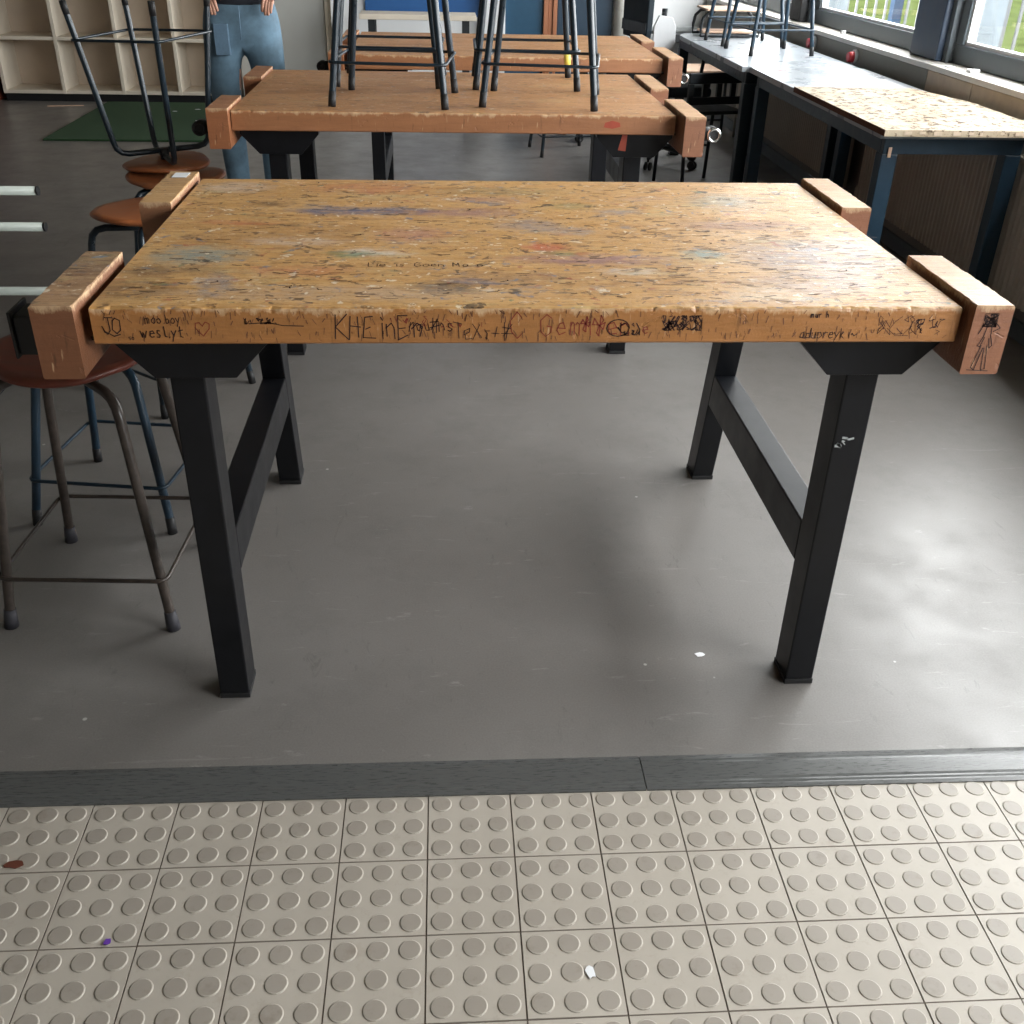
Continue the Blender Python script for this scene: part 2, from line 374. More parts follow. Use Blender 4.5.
# tiled entrance zone: tiles with nine round studs each, one surface
def tiles():
    ts, tr = .14799, -.0039; c, s_ = math.cos(tr), math.sin(tr)
    b = MB()
    def W(x, y): return (-.18685+c*x-s_*y, -.1934+s_*x+c*y)
    b.mi = 2; b.box(XL, XR+.2, YF, -.118, -.1, -.0016)
    for i in range(-16, 16):
        for j in range(0, 21):
            x0, x1, y1, y0 = i*ts+.0013, (i+1)*ts-.0013, -j*ts-.0013, -(j+1)*ts+.0013
            P = [W(x0, y0), W(x1, y0), W(x1, y1), W(x0, y1)]
            dz = random.uniform(-.0003, .0003)
            if min(p[0] for p in P) < XL: continue
            b.mi = 0; n0 = len(b.bm.faces)
            T = [b.bm.verts.new((p[0], p[1], dz)) for p in P]; B_ = [b.bm.verts.new((p[0], p[1], -.0016)) for p in P]
            b.bm.faces.new(T)
            for k in range(4): b.bm.faces.new((B_[k], B_[(k+1) % 4], T[(k+1) % 4], T[k]))
            b._mark(n0)
            if j > 9 or abs(i) > 10: continue
            for u in range(3):
                for v in range(3):
                    cx, cy = W((i+(u+.5)/3)*ts, -(j+(v+.5)/3)*ts)
                    n = 18; n0 = len(b.bm.faces)
                    R = [[b.bm.verts.new((cx+r*math.cos(k*2*PI/n), cy+r*math.sin(k*2*PI/n), z+dz)) for k in range(n)] for r, z in ((.0178, 0.0001), (.0168, .0013), (.0155, .0017))]
                    for a, q in ((R[0], R[1]), (R[1], R[2])):
                        for k in range(n): b.bm.faces.new((a[k], a[(k+1) % n], q[(k+1) % n], q[k])).material_index = 0
                    f = b.bm.faces.new(R[2]); f.material_index = 1
    o = b.build('floor_entrance', [M['tile'], M['stud'], M['grout']]); struct(o)
tiles()
# dark threshold strip: low ramp with ridges, two lengths
def strip(name, x0, x1):
    prof = [(-.2, 0.0), (-.2, .003), (-.192, .004), (-.188, .0032), (-.184, .0044), (-.179, .0034), (-.174, .005), (-.150, .0055), (-.137, .0055), (-.131, .0045), (-.126, .0052), (-.112, .0012), (-.112, 0)]
    b = MB(); sk = -.0075
    A = [b.bm.verts.new((x0, y+sk*x0, z)) for y, z in prof]; B = [b.bm.verts.new((x1, y+sk*x1, z)) for y, z in prof]
    for i in range(len(prof)-1): b.bm.faces.new((A[i], B[i], B[i+1], A[i+1]))
    b.bm.faces.new(A); b.bm.faces.new(B)
    struct(b.build(name, M['strip']))
strip('trim_1', XL, .2115); strip('trim_2', .2135, XR)
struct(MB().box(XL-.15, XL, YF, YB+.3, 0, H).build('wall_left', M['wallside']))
struct(MB().box(XL, XR+.3, YF, YB+.3, H, H+.1).build('ceiling', M['ceil']))
# near wall behind the viewer with a wide glazed opening
b = MB(); b.box(XL, XR+.3, YF-.15, YF, 0, H)
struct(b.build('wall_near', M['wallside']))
# right wall: low part, head, piers
wins = [(-2.6, -.45), (-.05, 3.36), (3.74, 5.34), (5.62, 7.4)]
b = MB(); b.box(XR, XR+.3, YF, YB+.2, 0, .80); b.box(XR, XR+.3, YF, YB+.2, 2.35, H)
ys = [YF]+[v for w in wins for v in w]+[YB+.2]
b.mi = 1
for k in range(0, len(ys), 2): b.box(XR+.07, XR+.3, ys[k], ys[k+1], .8, 2.35)
struct(b.build('wall_right', [M['wallside'], M['frame']]))
b = MB(); b.box(2.05, XR+.14, YF+.02, YB-.02, .822, .845, .003); struct(b.build('trim_3', M['sill']))
struct(MB().box(2.05, XR-.001, 3.30, YB-.02, .70, .8215).build('trim_4', M['apron']))
b = MB(); b.box(2.05, XR-.001, 2.86, 3.298, .70, .8215, .002); b.mi = 1
struct(b.build('trim_5', [M['beige'], M['leaf']]))
b = MB(); b.box(2.052, XR-.001, YF+.02, 2.856, .705, .8215, .002); struct(b.build('trim_6', M['beige']))
for i, (a, c) in enumerate(wins):
    b = MB(); x0, x1 = XR+.10, XR+.16
    b.box(x0, x1, a, c, .845, .925, .004); b.box(x0, x1, a, c, 2.28, 2.35, .004); b.box(x0, x1, a, a+.07, .925, 2.28, .004); b.box(x0, x1, c-.07, c, .925, 2.28, .004)
    w = struct(b.build('window_%d' % (i+1), M['frame']))
    b = MB(); b.box(x0+.012, x1-.012, a+.07, c-.07, .925, .94); b.box(x0+.012, x1-.012, c-.085, c-.07, .94, 2.28); b.box(x0+.012, x1-.012, a+.07, a+.085, .94, 2.28)
    b.build('glazing_bead', M['whitep'], w)
    MB().box(x0+.028, x0+.034, a+.07, c-.07, .925, 2.28).build('pane', M['glass'], w)
# blue steel columns between the windows
for k, (a, c, lab) in enumerate(((3.40, 3.70, 'dark blue steel window column, the wide one between the two bright windows'), (5.38, 5.58, 'dark window column at the far end of the window row'))):
    o = MB().box(2.12 if k == 0 else 2.10, XR+.13, a, c, .846, 2.9999, .006).build('trim_%d' % (7+k), M['post'] if k == 0 else M['rubber']); struct(o)
# far walls
struct(MB().box(XL, -1.02, 7.86, 8.0, 0, H).build('wall_far_left', M['wallside']))
b = MB(); b.box(-1.019, XR+.3, YB, YB+.2, 0, H); struct(b.build('wall_far', M['white']))

# panel door beside shelving
o = MB().box(-1.80, -1.08, 7.80, 7.856, .0, 2.1, .004).build('door_1', M['greypanel']); struct(o)
MB().box(-1.755, -1.735, 7.79, 7.80, 1.0, 1.12).build('door_handle', M['chrome'], o)
b = MB(); b.box(-1.075, -1.0, 7.77, 7.857, 0, 2.15, .003); b.mi = 0; struct(b.build('trim_9', M['cream']))
# far wall: blue board, doors, brown jamb, pipe
def farbox(name, mat, x0, x1, z0, z1, t=.03, st=True):
    o = MB().box(x0, x1, YB-t, YB-.001, z0, z1, .003).build(name, mat)
    if st: struct(o)
    return o
o = farbox('pinboard', M['blue'], -.74, .195, .66, 1.7, .03, False); tag(o, 'bright blue board on the far wall above the pale side table', 'board')
o = farbox('door_2', M['doorblue'], .394, .704, .002, 2.1, .05); MB().box(.42, .44, YB-.07, YB-.05, 1, 1.12).build('door_handle', M['chrome'], o)
b = MB()
for k in range(3): b.box(.706+k*.038, .741+k*.038, YB-.08+.012*(k == 1), YB-.001, .0, 2.15, .004)
struct(b.build('trim_10', M['copper']))
o = farbox('door_3', M['doornavy'], .822, 1.276, .002, 2.1, .05); MB().box(1.23, 1.25, YB-.07, YB-.05, 1, 1.12).build('door_handle', M['chrome'], o)
o = MB().cyl((1.340, YB-.075, 0), (1.340, YB-.075, 3.0), .058, 20).build('water_pipe', M['pipe'], smooth=False); tag(o, 'fat white vertical pipe beside the navy door on the far wall', 'pipe')
t = thing('wall_rail', 'long grey low rail along the white far wall right of the pipe', 'rail', (0, 0, 0))
b = MB(); b.box(1.56, XR-.04, YB-.09, YB-.03, .585, .62, .004); b.box(1.56, XR-.04, YB-.09, YB-.03, .50, .56, .004); b.build('rail_bar', M['greyband'], t)
b = MB()
for x in (1.62, 1.95): MB().box(x, x+.02, YB-.029, YB-.001, .49, .61).build('bracket', M['greyband'], t)
# the skirting under window side
struct(MB().box(XR-.012, XR-.0005, YF+.02, YB-.02, 0, .07).build('baseboard_right', M['frame']))

# ---------------------------------------------------------------- radiators (ribbed panels under the sill)
def radiator(y0, y1, label):
    t = thing('radiator', label, 'radiator', (0, 0, 0), 0, 'radiators under the windows')
    n = int((y1-y0)/.034); poly = []
    for i in range(n):
        a = y0+(y1-y0)*i/n; w = (y1-y0)/n
        poly += [(2.004, a), (1.992, a+w*.18), (1.992, a+w*.55), (2.004, a+w*.72)]
    poly += [(2.004, y1), (2.03, y1), (2.03, y0)]
    b = MB(); b.prism(poly, 2, .155, .635); b.build('ribbed_panel', M['rad'], t)
    MB().box(1.99, 2.045, y0, y1, .636, .652, .003).build('top_grille', M['rad'], t)
    for y in (y0+.15, y1-.15): MB().box(2.031, XR-.001, y, y+.03, .3, .5).build('wall_bracket', M['frame'], t)
    MB().tube([(2.02, y1+.002, .20), (2.02, y1+.05, .20), (2.02, y1+.06, .19), (2.02, y1+.06, 0.0)], .009).build('feed_pipe', M['rad'], t)
radiator(.55, 2.30, 'ribbed beige radiator at the right edge of the photo, nearest one')
radiator(2.42, 3.72, 'ribbed beige radiator under the window beneath the splintered board table')
radiator(3.95, 6.20, 'ribbed beige radiator beneath the far window table, farthest one')
for k, (y, lab) in enumerate(((4.19, 'red and white round knob on the sill fascia, nearer to the blue column'), (4.87, 'red and white round knob on the sill fascia, behind the upright stool'))):
    t = thing('radiator_dial', lab, 'dial', (2.05, y, .775), 0, 'round knobs under the sill')
    MB().cyl((-.001, 0, 0), (-.016, 0, 0), .036, 24).build('collar', M['whitep'], t)
    MB().cyl((-.0161, 0, 0), (-.045, 0, 0), .027, 24, .024).build('cap', M['red'], t)

# ---------------------------------------------------------------- workbench
FONT = {'J': [[(.7, 1), (.7, .2), (.45, 0), (.15, .15), (.1, .35)], [(.3, 1), (1, 1)]], 'O': [[(.5, 1), (.15, .8), (.1, .3), (.45, 0), (.85, .25), (.85, .8), (.5, 1)]],
 'm': [[(.05, 0), (.1, .6)], [(.1, .5), (.3, .62), (.42, .5), (.42, 0)], [(.42, .5), (.65, .62), (.8, .5), (.8, 0)]], 'o': [[(.45, .6), (.12, .4), (.15, .08), (.5, 0), (.78, .2), (.7, .52), (.45, .6)]],
 '.': [[(.3, .02), (.4, .06)]], 'b': [[(.15, 1), (.15, 0), (.6, .02), (.75, .3), (.5, .55), (.15, .4)]], 'y': [[(.1, .6), (.4, .15)], [(.8, .65), (.4, .1), (.15, -.35)]],
 'w': [[(.05, .6), (.2, 0), (.42, .45), (.62, 0), (.85, .62)]], 'e': [[(.15, .32), (.75, .36), (.6, .62), (.25, .55), (.12, .2), (.4, 0), (.75, .1)]],
 's': [[(.7, .6), (.3, .6), (.2, .4), (.65, .22), (.55, 0), (.12, .05)]], 'l': [[(.35, 1), (.35, .1), (.6, .02)]], 't': [[(.4, .95), (.4, .1), (.65, 0)], [(.1, .62), (.75, .66)]],
 'K': [[(.15, 1.1), (.15, -.1)], [(.8, 1.05), (.2, .45), (.85, -.05)]], 'H': [[(.1, 1), (.12, 0)], [(.75, 1.05), (.75, 0)], [(.1, .5), (.8, .55)]], 'E': [[(.75, 1), (.15, .95), (.12, 0), (.8, .05)], [(.15, .5), (.65, .55)]],
 'r': [[(.15, .6), (.18, 0)], [(.18, .4), (.45, .62), (.7, .55)]], 'n': [[(.12, .6), (.14, 0)], [(.14, .4), (.45, .62), (.7, .45), (.72, 0)]], 'i': [[(.4, .6), (.42, 0)], [(.4, .85), (.45, .88)]],
 'G': [[(.8, .85), (.45, 1.05), (.1, .75), (.1, .2), (.45, -.05), (.85, .15), (.85, .45), (.5, .45)]], 'C': [[(.85, .85), (.45, 1.1), (.05, .7), (.08, .15), (.5, -.1), (.9, .1)]],
 'h': [[(.15, 1), (.15, 0)], [(.15, .4), (.45, .6), (.7, .4), (.7, 0)]], 'a': [[(.7, .6), (.2, .5), (.15, .1), (.5, 0), (.72, .5), (.8, 0)]], 'd': [[(.7, .5), (.2, .5), (.15, .1), (.6, 0), (.75, 1), (.78, 0)]],
 'u': [[(.12, .6), (.18, .05), (.6, .02), (.7, .6), (.75, 0)]], 'p': [[(.15, .6), (.15, -.4)], [(.15, .5), (.6, .6), (.72, .25), (.4, 0), (.15, .1)]], 'k': [[(.15, 1), (.15, 0)], [(.65, .6), (.2, .3), (.75, 0)]],
 'L': [[(.15, 1), (.15, 0), (.75, .02)]], 'M': [[(.05, 0), (.12, 1), (.45, .3), (.8, 1), (.88, 0)]], 'T': [[(.05, 1), (.9, .98)], [(.45, 1), (.45, 0)]], 'X': [[(.1, 1), (.8, 0)], [(.8, 1), (.1, 0)]],
 '+': [[(.4, .8), (.4, .1)], [(.1, .45), (.75, .45)]], '#': [[(.3, 1), (.2, -.1)], [(.65, 1), (.55, -.1)], [(0, .3), (.9, .35)], [(.05, .7), (.95, .72)], [(.1, .1), (.9, .9)]], '~': [[(0, .3), (.2, .5), (.5, .2), (.9, .4)]],
 '*': [[(.5, .5), (.6, 1), (.75, .7), (.5, .5), (1, .6), (.85, .3), (.5, .5), (.55, 0), (.3, .15), (.5, .5), (0, .5), (.2, .8), (.5, .5)]]}
def write(b, text, x, z, h, w, plane='front', off=0, adv=.85, jit=.04, slope=0.):
    for ch in text:
        if ch != ' ':
            for st in FONT[ch]:
                b.ribbon([(x+u*h*.62+random.uniform(-jit, jit)*h, z+v*h+random.uniform(-jit, jit)*h) for u, v in st], w, plane, off)
        x += h*.62*(1.18 if ch in 'mwMCG' else (.6 if ch in '.il' else adv+.1)); z += slope*h
def scribble(b, x0, x1, z0, z1, n, w, plane='front', off=0):
    for _ in range(n):
        x = random.uniform(x0, x1); z = random.uniform(z0, z1); pts = [(x, z)]
        for _ in range(random.randint(2, 5)):
            x += random.uniform(-.35, .35)*(z1-z0); z += random.uniform(-.5, .5)*(z1-z0); z = min(max(z, z0), z1); x = min(max(x, x0), x1); pts.append((x, z))
        b.ribbon(pts, w*random.uniform(.6, 1.2), plane, off)
def slab(W, D, th, nx=180):
    """worktop whose front and side arris are chipped; local z 0 at its underside"""
    b = MB(); rnd = random.Random(int(W*1000+D*7777))
    xs = [-W/2+.002+(W-.004)*i/nx for i in range(nx+1)]
    chip = []; v = .003
    for i in range(nx+1):
        v = .45*v+.55*abs(rnd.gauss(.0028, .0018)); 
        if rnd.random() < .03: v += rnd.uniform(.002, .005)
        chip.append(min(v, .013))
    prof = []
    for i, x in enumerate(xs):
        c = chip[i]; j = chip[(i*7) % nx]*.3
        prof.append([(x, D-.004, 0), (x, .003, 0), (x, 0, .003), (x, 0, th-c*1.1-.002), (x, c*.45, th-c*.5), (x, c*1.3+.002, th-j*.2), (x, .03, th), (x, D*.5, th), (x, D-.006, th), (x, D, th-.006), (x, D, .004)])
    V = [[b.bm.verts.new(p) for p in r] for r in prof]; m = len(prof[0])
    for i in range(nx):
        for k in range(m): b.bm.faces.new((V[i][k], V[i+1][k], V[i+1][(k+1) % m], V[i][(k+1) % m]))
    b.bm.faces.new(V[0]); b.bm.faces.new(V[-1])
    return b
def jaw(L, Wd, Hh, seed):
    b = MB(); rnd = random.Random(seed); n = 24
    V = []
    for i in range(n+1):
        y = L*i/n; c = abs(rnd.gauss(.0018, .0009)); d = abs(rnd.gauss(.0018, .0009))
        V.append([b.bm.verts.new(p) for p in ((.002, y, 0), (Wd-.002, y, 0), (Wd, y, .003), (Wd, y, Hh-d), (Wd-d, y, Hh-.0005), (c, y, Hh), (0, y, Hh-c), (0, y, .003))])
    for i in range(n):
        for k in range(8): b.bm.faces.new((V[i][k], V[i+1][k], V[i+1][(k+1) % 8], V[i][(k+1) % 8]))
    b.bm.faces.new(V[0]); b.bm.faces.new(V[-1]); return b
def bench(label, loc, W, D, legs, matt, jaws, spindles):
    HT, th = .85, .059
    t = thing('workbench', label, 'workbench', loc, 0, 'old wooden workbenches in a row')
    b = slab(W, D, th); top = b.build('worktop', matt, t, loc=(0, 0, HT-th))
    # cross channels under the top, trapezoid in front view
    for cx in (-.555, .572):
        b = MB(); w = .122
        b.prism([(cx-w, HT-th-.006), (cx+w, HT-th-.006), (cx+w, HT-th-.018), (cx+.066, HT-th-.078), (cx-.066, HT-th-.078), (cx-w, HT-th-.018)], 1, .05, D-.05, .0015)
        b.build('cross_channel', M['black'], t)
        b = MB(); b.box(cx-w-.045, cx+w+.02, .035, D-.035, HT-th-.0058, HT-th-.0002); b.build('mounting_plate', M['black'], t)
    fy, ry, rty = legs
    zt = HT-th-.0785
    lx = (-.608, .557)
    for si, x in enumerate(lx):
        w, d = .058, .075
        for (y0, y1) in ((fy, fy), (ry, rty)):
            b = MB(); b.hull([(x, y0, .012), (x+w, y0, .012), (x+w, y0+d, .012), (x, y0+d, .012), (x, y1, zt), (x+w, y1, zt), (x+w, y1+d, zt), (x, y1+d, zt)], .003)
            lg = b.build('leg', M['black'], t)
            MB().box(x-.001, x+w+.001, y0-.001, y0+d+.001, 0, .0118, .001).build('foot_cap', M['rubber'], lg)
        def yr(z): return ry+(rty-ry)*(z-.012)/(zt-.012)
        z0, z1 = .262, .355
        b = MB(); a0 = yr(z0)-.0005; a1 = yr(z1)-.0005
        b.hull([(x, fy+d+.0005, z0), (x+w, fy+d+.0005, z0), (x+w, a0, z0), (x, a0, z0), (x, fy+d+.0005, z1), (x+w, fy+d+.0005, z1), (x+w, a1, z1), (x, a1, z1)], .003)
        b.build('stretcher', M['black'], t)
    for (x0, y0, L, mt, sd) in jaws:
        jaw(L, .064, .118, sd).build('vise_jaw', M[mt], t, loc=(x0, y0, .743))
    for (x, y, z, side, kind) in spindles:
        if kind == 'hub':
            b = MB(); b.cyl((x, y, z), (x+side*.030, y, z), .021, 20); cx = x+side*.040
            b.cyl((cx, y-.022, z), (cx, y+.03, z), .021, 20)
            h = b.build('vise_spindle', M['rubber'], t)
            MB().tube([(cx+.018*math.cos(a), y-.024, z+.018*math.sin(a)) for a in [k*2*PI/24 for k in range(24)]], .005, 8, closed=True).build('handle_ring', M['rubber'] if side < 0 else M['chrome'], h)
        elif kind == 'block':
            b = MB(); b.box(x-.085, x, y-.035, y+.035, z-.034, z+.034, .004); b.box(x-.090, x-.0855, y-.04, y+.04, z-.038, z+.042, .001)
            b.build('vise_spindle', M['rubber'], t)
        else:
            b = MB(); b.cyl((x, y, z), (x+.018, y, z), .007, 12)
            h = b.build('vise_spindle', M['black'], t)
            MB().tube([(x+.032+.016*math.cos(a), y, z+.008*math.sin(a)) for a in [k*2*PI/24 for k in range(24)]], .0026, 8, closed=True).build('handle_ring', M['chrome'], h)
    return t, top
W1 = 1.381
bn, top = bench('long worn workbench nearest the camera, paint-stained top and writing on its front edge', (0, 0, 0), W1, .887, (.087, .984, .81), M['top'],
     [(-.769, -.022, .287, 'jaw', 1), (-.764, .615, .29, 'jaw3', 2), (.700, -.020, .275, 'jaw2', 3), (.700, .605, .278, 'jaw2', 4)],
     [(-.770, .15, .762, -1, 'block'), (.765, .15, .775, 1, 'ring'), (.765, .75, .787, 1, 'ring')])
# writing on the front edge (worktop's own frame: z 0..0.059)
def X1(px): return -.6905+(px-93)/(957-93)*1.381
b = MB()
write(b, 'JO', X1(104), .018, .026, .0016, adv=.75); b.ribbon([(X1(104), .030), (X1(106), .022), (X1(114), .014), (X1(120), .017)], .0016)
write(b, 'moo.boy', X1(145), .035, .0135, .0012); write(b, 'wesl.yt', X1(139), .012, .0175, .0016)
write(b, 'so', X1(127), .008, .008, .0009)
scribble(b, X1(240), X1(270), .034, .043, 22, .0014); b.ribbon([(X1(244), .034), (X1(262), .036), (X1(276), .031), (X1(296), .030)], .0013)
write(b, 'KHEinEn', X1(326), .010, .036, .0016, jit=.09); write(b, 'rau#ns', X1(398), .022, .02, .0013, jit=.1)
write(b, 'TeXs+#', X1(442), .008, .026, .0011, jit=.12)
scribble(b, X1(650), X1(690), .022, .046, 40, .0015); b.ribbon([(X1(606)+.018*math.cos(a), .026+.014*math.sin(a)) for a in [k*2*PI/16 for k in range(17)]], .0015); scribble(b, X1(606), X1(628), .014, .034, 12, .0014)
write(b, 'mur h', X1(800), .043, .010, .0012); write(b, 'adupreyk ~', X1(792), .008, .017, .0012, adv=.8)
scribble(b, X1(905), X1(940), .014, .040, 12, .0011); scribble(b, X1(872), X1(912), .012, .046, 9, .0009)
b.build('ink_writing', M['marker'], top)['label'] = 'black hand-written names and scribbles on the front edge'
b = MB()
hx = X1(199)
b.ribbon([(hx, .014), (hx-.011, .027), (hx-.010, .035), (hx-.004, .036), (hx, .030), (hx+.005, .037), (hx+.011, .034), (hx+.010, .026), (hx, .014)], .0012)
write(b, 'C Gemi*en', X1(498), .014, .034, .0014, jit=.05, adv=.95); write(b, '*', X1(568), .020, .026, .0016); scribble(b, X1(380), X1(470), .028, .046, 10, .0010)
write(b, 'e', X1(630), .016, .02, .0013)
b.build('red_writing', M['redpen'], top)['label'] = 'red hand-drawn letters and heart on the front edge'
b = MB(); rr = random.Random(3)
write(b, 'Lie is Goen Mo n', -.28, .215, .022, .0016, 'top', .059, jit=.05)
for _ in range(420):
    x = rr.uniform(-.66, .66); y = rr.uniform(.03, .85); a = rr.gauss(0, .6); l = rr.uniform(.004, .022)
    b.ribbon([(x, y), (x+l*math.cos(a), y+l*math.sin(a)*.5), (x+l*1.5*math.cos(a+.3), y+l*math.sin(a+.3)*.7)], rr.uniform(.0008, .0028), 'top', .059)
for _ in range(170):
    x = rr.uniform(.2, .68); y = rr.uniform(.03, .5); a = rr.gauss(0, .3); l = rr.uniform(.006, .03)
    b.ribbon([(x, y), (x+l*math.cos(a), y+l*math.sin(a)*.5)], rr.uniform(.0008, .0026), 'top', .059)
b.build('carved_scratches', M['carve'], top)['label'] = 'dark carved letters and scratches on the top'
b = MB()
for _ in range(300):
    x = rr.uniform(-.67, .67); z = rr.choice((rr.uniform(.003, .02), rr.uniform(.03, .052)))
    b.ribbon([(x, z), (x+rr.gauss(0, .002), min(.055, z+rr.uniform(.004, .012)))], rr.uniform(.0006, .0014))
b.build('edge_nicks', M['pencil'], top)['label'] = 'small dents along the front edge'
# doodle on the near right jaw
jr = [o for o in kids(bn) if o.name.startswith('vise_jaw')][2]
b = MB()
scribble(b, .018, .040, .082, .104, 30, .0014)
for p in ([(.020, .086), (.014, .070)], [(.040, .088), (.048, .080), (.038, .074)], [(.026, .082), (.024, .066), (.018, .050), (.022, .048), (.026, .064)], [(.034, .082), (.036, .066), (.042, .050), (.038, .046), (.034, .062)],
          [(.024, .050), (.016, .012), (.022, .008), (.028, .046)], [(.034, .050), (.040, .010), (.034, .008), (.030, .046)], [(.010, .008), (.046, .006)]): b.ribbon(p, .0014)
b.build('ink_doodle', M['marker'], jr)['label'] = 'black doodle of a long-legged figure'
# paper sticker on far left jaw
o = MB().box(-.747, -.715, .838, .884, .8618, .8626).build('paper_sticker', M['paper']); tag(o, 'small crumpled white paper sticker on the far left corner block of the nearest bench', 'sticker')
# paint chips on right leg
o = MB(); rr = random.Random(9)
for _ in range(9):
    x = .58+rr.uniform(-.016, .016); z = .565+rr.uniform(-.012, .012); o.ribbon([(x, z), (x+rr.uniform(-.008, .008), z+rr.uniform(-.008, .008))], rr.uniform(.002, .006), 'front', .0865)
lg = [o_ for o_ in kids(bn) if o_.name.startswith('leg')][2]
o.build('paint_chip', M['greyband'], lg)['label'] = 'scraped bare patch on the black leg'

b2, top2 = bench('second brown workbench with four stools standing on it', (-.098, 1.808, 0), W1, .95, (.14, .90, .86), M['top2'],
     [(-.756, -.035, .26, 'jaw4', 5), (-.756, .66, .30, 'jaw4', 6), (.700, -.09, .35, 'jaw2', 7), (.700, .50, .36, 'jaw2', 8)],
     [(-.757, .06, .79, -1, 'hub'), (.765, -.02, .80, 1, 'hub')])
b = MB(); b.hull([(.520, .049, .735), (.545, .049, .732), (.545, .0495, .732), (.520, .0495, .735), (.532, .049, .785), (.548, .049, .785), (.548, .0495, .785), (.532, .0495, .785)])
b.build('paint_run', M['redpaint'], b2)['label'] = 'orange red paint run on the black channel'
b = MB(); b.prism([(.462, .022), (.49, .018), (.515, .024), (.512, .036), (.488, .042), (.466, .036)], 1, -.0006, -.0001); b.build('paint_stain', M['redpaint'], top2)['label'] = 'red paint stain on the front edge'
b3, top3 = bench('third workbench farthest from the camera, clear top, behind the stools', (.145, 3.285, 0), W1, .98, (.10, .93, .89), M['top2'],
     [(-.769, -.035, .30, 'jaw4', 9), (-.764, .66, .30, 'jaw4', 10), (.706, -.05, .42, 'jaw2', 11), (.703, .62, .35, 'jaw2', 12)],
     [(-.770, .10, .79, -1, 'hub'), (.770, .10, .76, 1, 'hub')])

# ---------------------------------------------------------------- stools
SH = .585
def stool(label, loc, rot, frame, seatm, group='school stools', foot=None, ringm=None, SH=.585):
    t = thing('stool', label, 'stool', loc, 0, group); t.rotation_euler = rot
    # saddle seat: round, a little dished, four shallow notches over the tubes
    b = MB(); n = 48; R = .166; rings = []
    def zz(r, a): return .006*(r/R)**2*math.cos(2*a)+.004*(r/R)**2
    def rad(a, r): return r*(1-.035*max(0, math.cos(4*a-PI))**3)
    lv = [(0.02, SH), (R*.5, SH), (R*.85, SH), (R-.006, SH-.0015), (R, SH-.007), (R, SH-.013), (R-.006, SH-.018), (R*.5, SH-.018), (.02, SH-.018)]
    for r, z in lv: rings.append([b.bm.verts.new((rad(2*PI*k/n, r)*math.cos(2*PI*k/n), rad(2*PI*k/n, r)*math.sin(2*PI*k/n), z+zz(r, 2*PI*k/n))) for k in range(n)])
    for a, c in zip(rings[:-1], rings[1:]):
        for k in range(n): b.bm.faces.new((a[k], a[(k+1) % n], c[(k+1) % n], c[k])).smooth = True
    b.bm.faces.new(rings[0][::-1]); b.bm.faces.new(rings[-1])
    b.build('seat', seatm, t)
    ft, tp = .178, .112
    zu = SH-.018-.014
    for k, (sx, sy) in enumerate(((1, 1), (-1, 1), (-1, -1), (1, -1))):
        d = Vector((sx, sy, 0)); z0 = zu-(.0 if k % 2 == 0 else .0225)
        P = [d*.012+Vector((0, 0, z0)), d*.05+Vector((0, 0, z0)), d*.092+Vector((0, 0, z0)), d*.110+Vector((0, 0, z0-.006)), d*.122+Vector((0, 0, z0-.022)), d*.127+Vector((0, 0, z0-.048)), d*(ft-.004)+Vector((0, 0, .05)), d*ft+Vector((0, 0, .012))]
        lg = MB().tube(P, .011, 12).build('leg', frame, t)
        MB().tube([d*(ft-.0035)+Vector((0, 0, .045)), d*(ft-.001)+Vector((0, 0, .02)), d*(ft+.0005)+Vector((0, 0, .0))], .0135, 12, rad=[.0125, .0145, .0155] if foot else [.0115, .012, .012]).build('foot_tip', foot or M['rubber'], lg)
    zr = .128; rr = ft-.004-.0135*0+.001; e = .021
    q = ft-(ft-.127)*(zr-.012)/(zu-.06)+.0150
    c = .02; P = []
    for (sx, sy, a0) in ((1, 1, 0), (-1, 1, 90), (-1, -1, 180), (1, -1, 270)):
        P += [(sx*(q-c)+c*math.cos(math.radians(a0+a)), sy*(q-c)+c*math.sin(math.radians(a0+a)), zr) for a in (0, 30, 60, 90)]
    MB().tube(P, .0048, 8, closed=True).build('footrest_ring', ringm or frame, t)
    b = MB(); b.cyl((0, 0, zu-.030), (0, 0, zu+.011), .017, 16); b.build('centre_boss', M['rubber'], t)
    return t
g_in, g_t2, g_w = 'stools at the left of the benches', 'stools standing on the second bench', 'stools standing on the far window table'
s0 = stool('brown-legged stool with dark red-brown seat at the left edge beside the nearest bench', (-.921, .513, 0), (0, 0, -.06), M['brownm'], M['plyred'], g_in, M['rubberg'])
s1 = stool('navy-legged stool on the floor directly behind the brown-legged stool', (-.995, .935, 0), (0, 0, -.15), M['navy'], M['plyred'], g_in, SH=.46)
s1['label'] = 'lower navy-legged stool on the floor directly behind the brown-legged stool'
s2 = stool('orange-brown seated stool just beyond the far left corner of the nearest bench', (-1.045, 1.675, 0), (0, 0, PI/4+.1), M['navydk'], M['ply'], g_in)
s3 = dup(s2, 'upright stool carrying another stool upside down on its seat', (-1.060, 2.145, 0), (0, 0, .12), g_in)
s4 = dup(s2, 'stool turned upside down, seat resting on another stool and legs pointing up', (-1.125, 2.22, SH+.53+.014), (PI+.02, -0.03, -.35), g_in)
s4.scale = (.9, .9, .9)
zt = .8505
for lab, x, y, rz in (('stool standing on the second bench, front one of the left pair', -.292, 2.061, -.10), ('stool standing on the second bench, rear one of the left pair', -.320, 2.495, -.05),
                      ('stool standing on the second bench, front one of the right pair', .190, 2.074, -.15), ('stool standing on the second bench, rear right one, yellow tape on a leg', .160, 2.470, -.02)):
    sx = dup(s2, lab, (x, y, zt), (0, 0, rz), g_t2)
    for c in kids(sx):
        pass
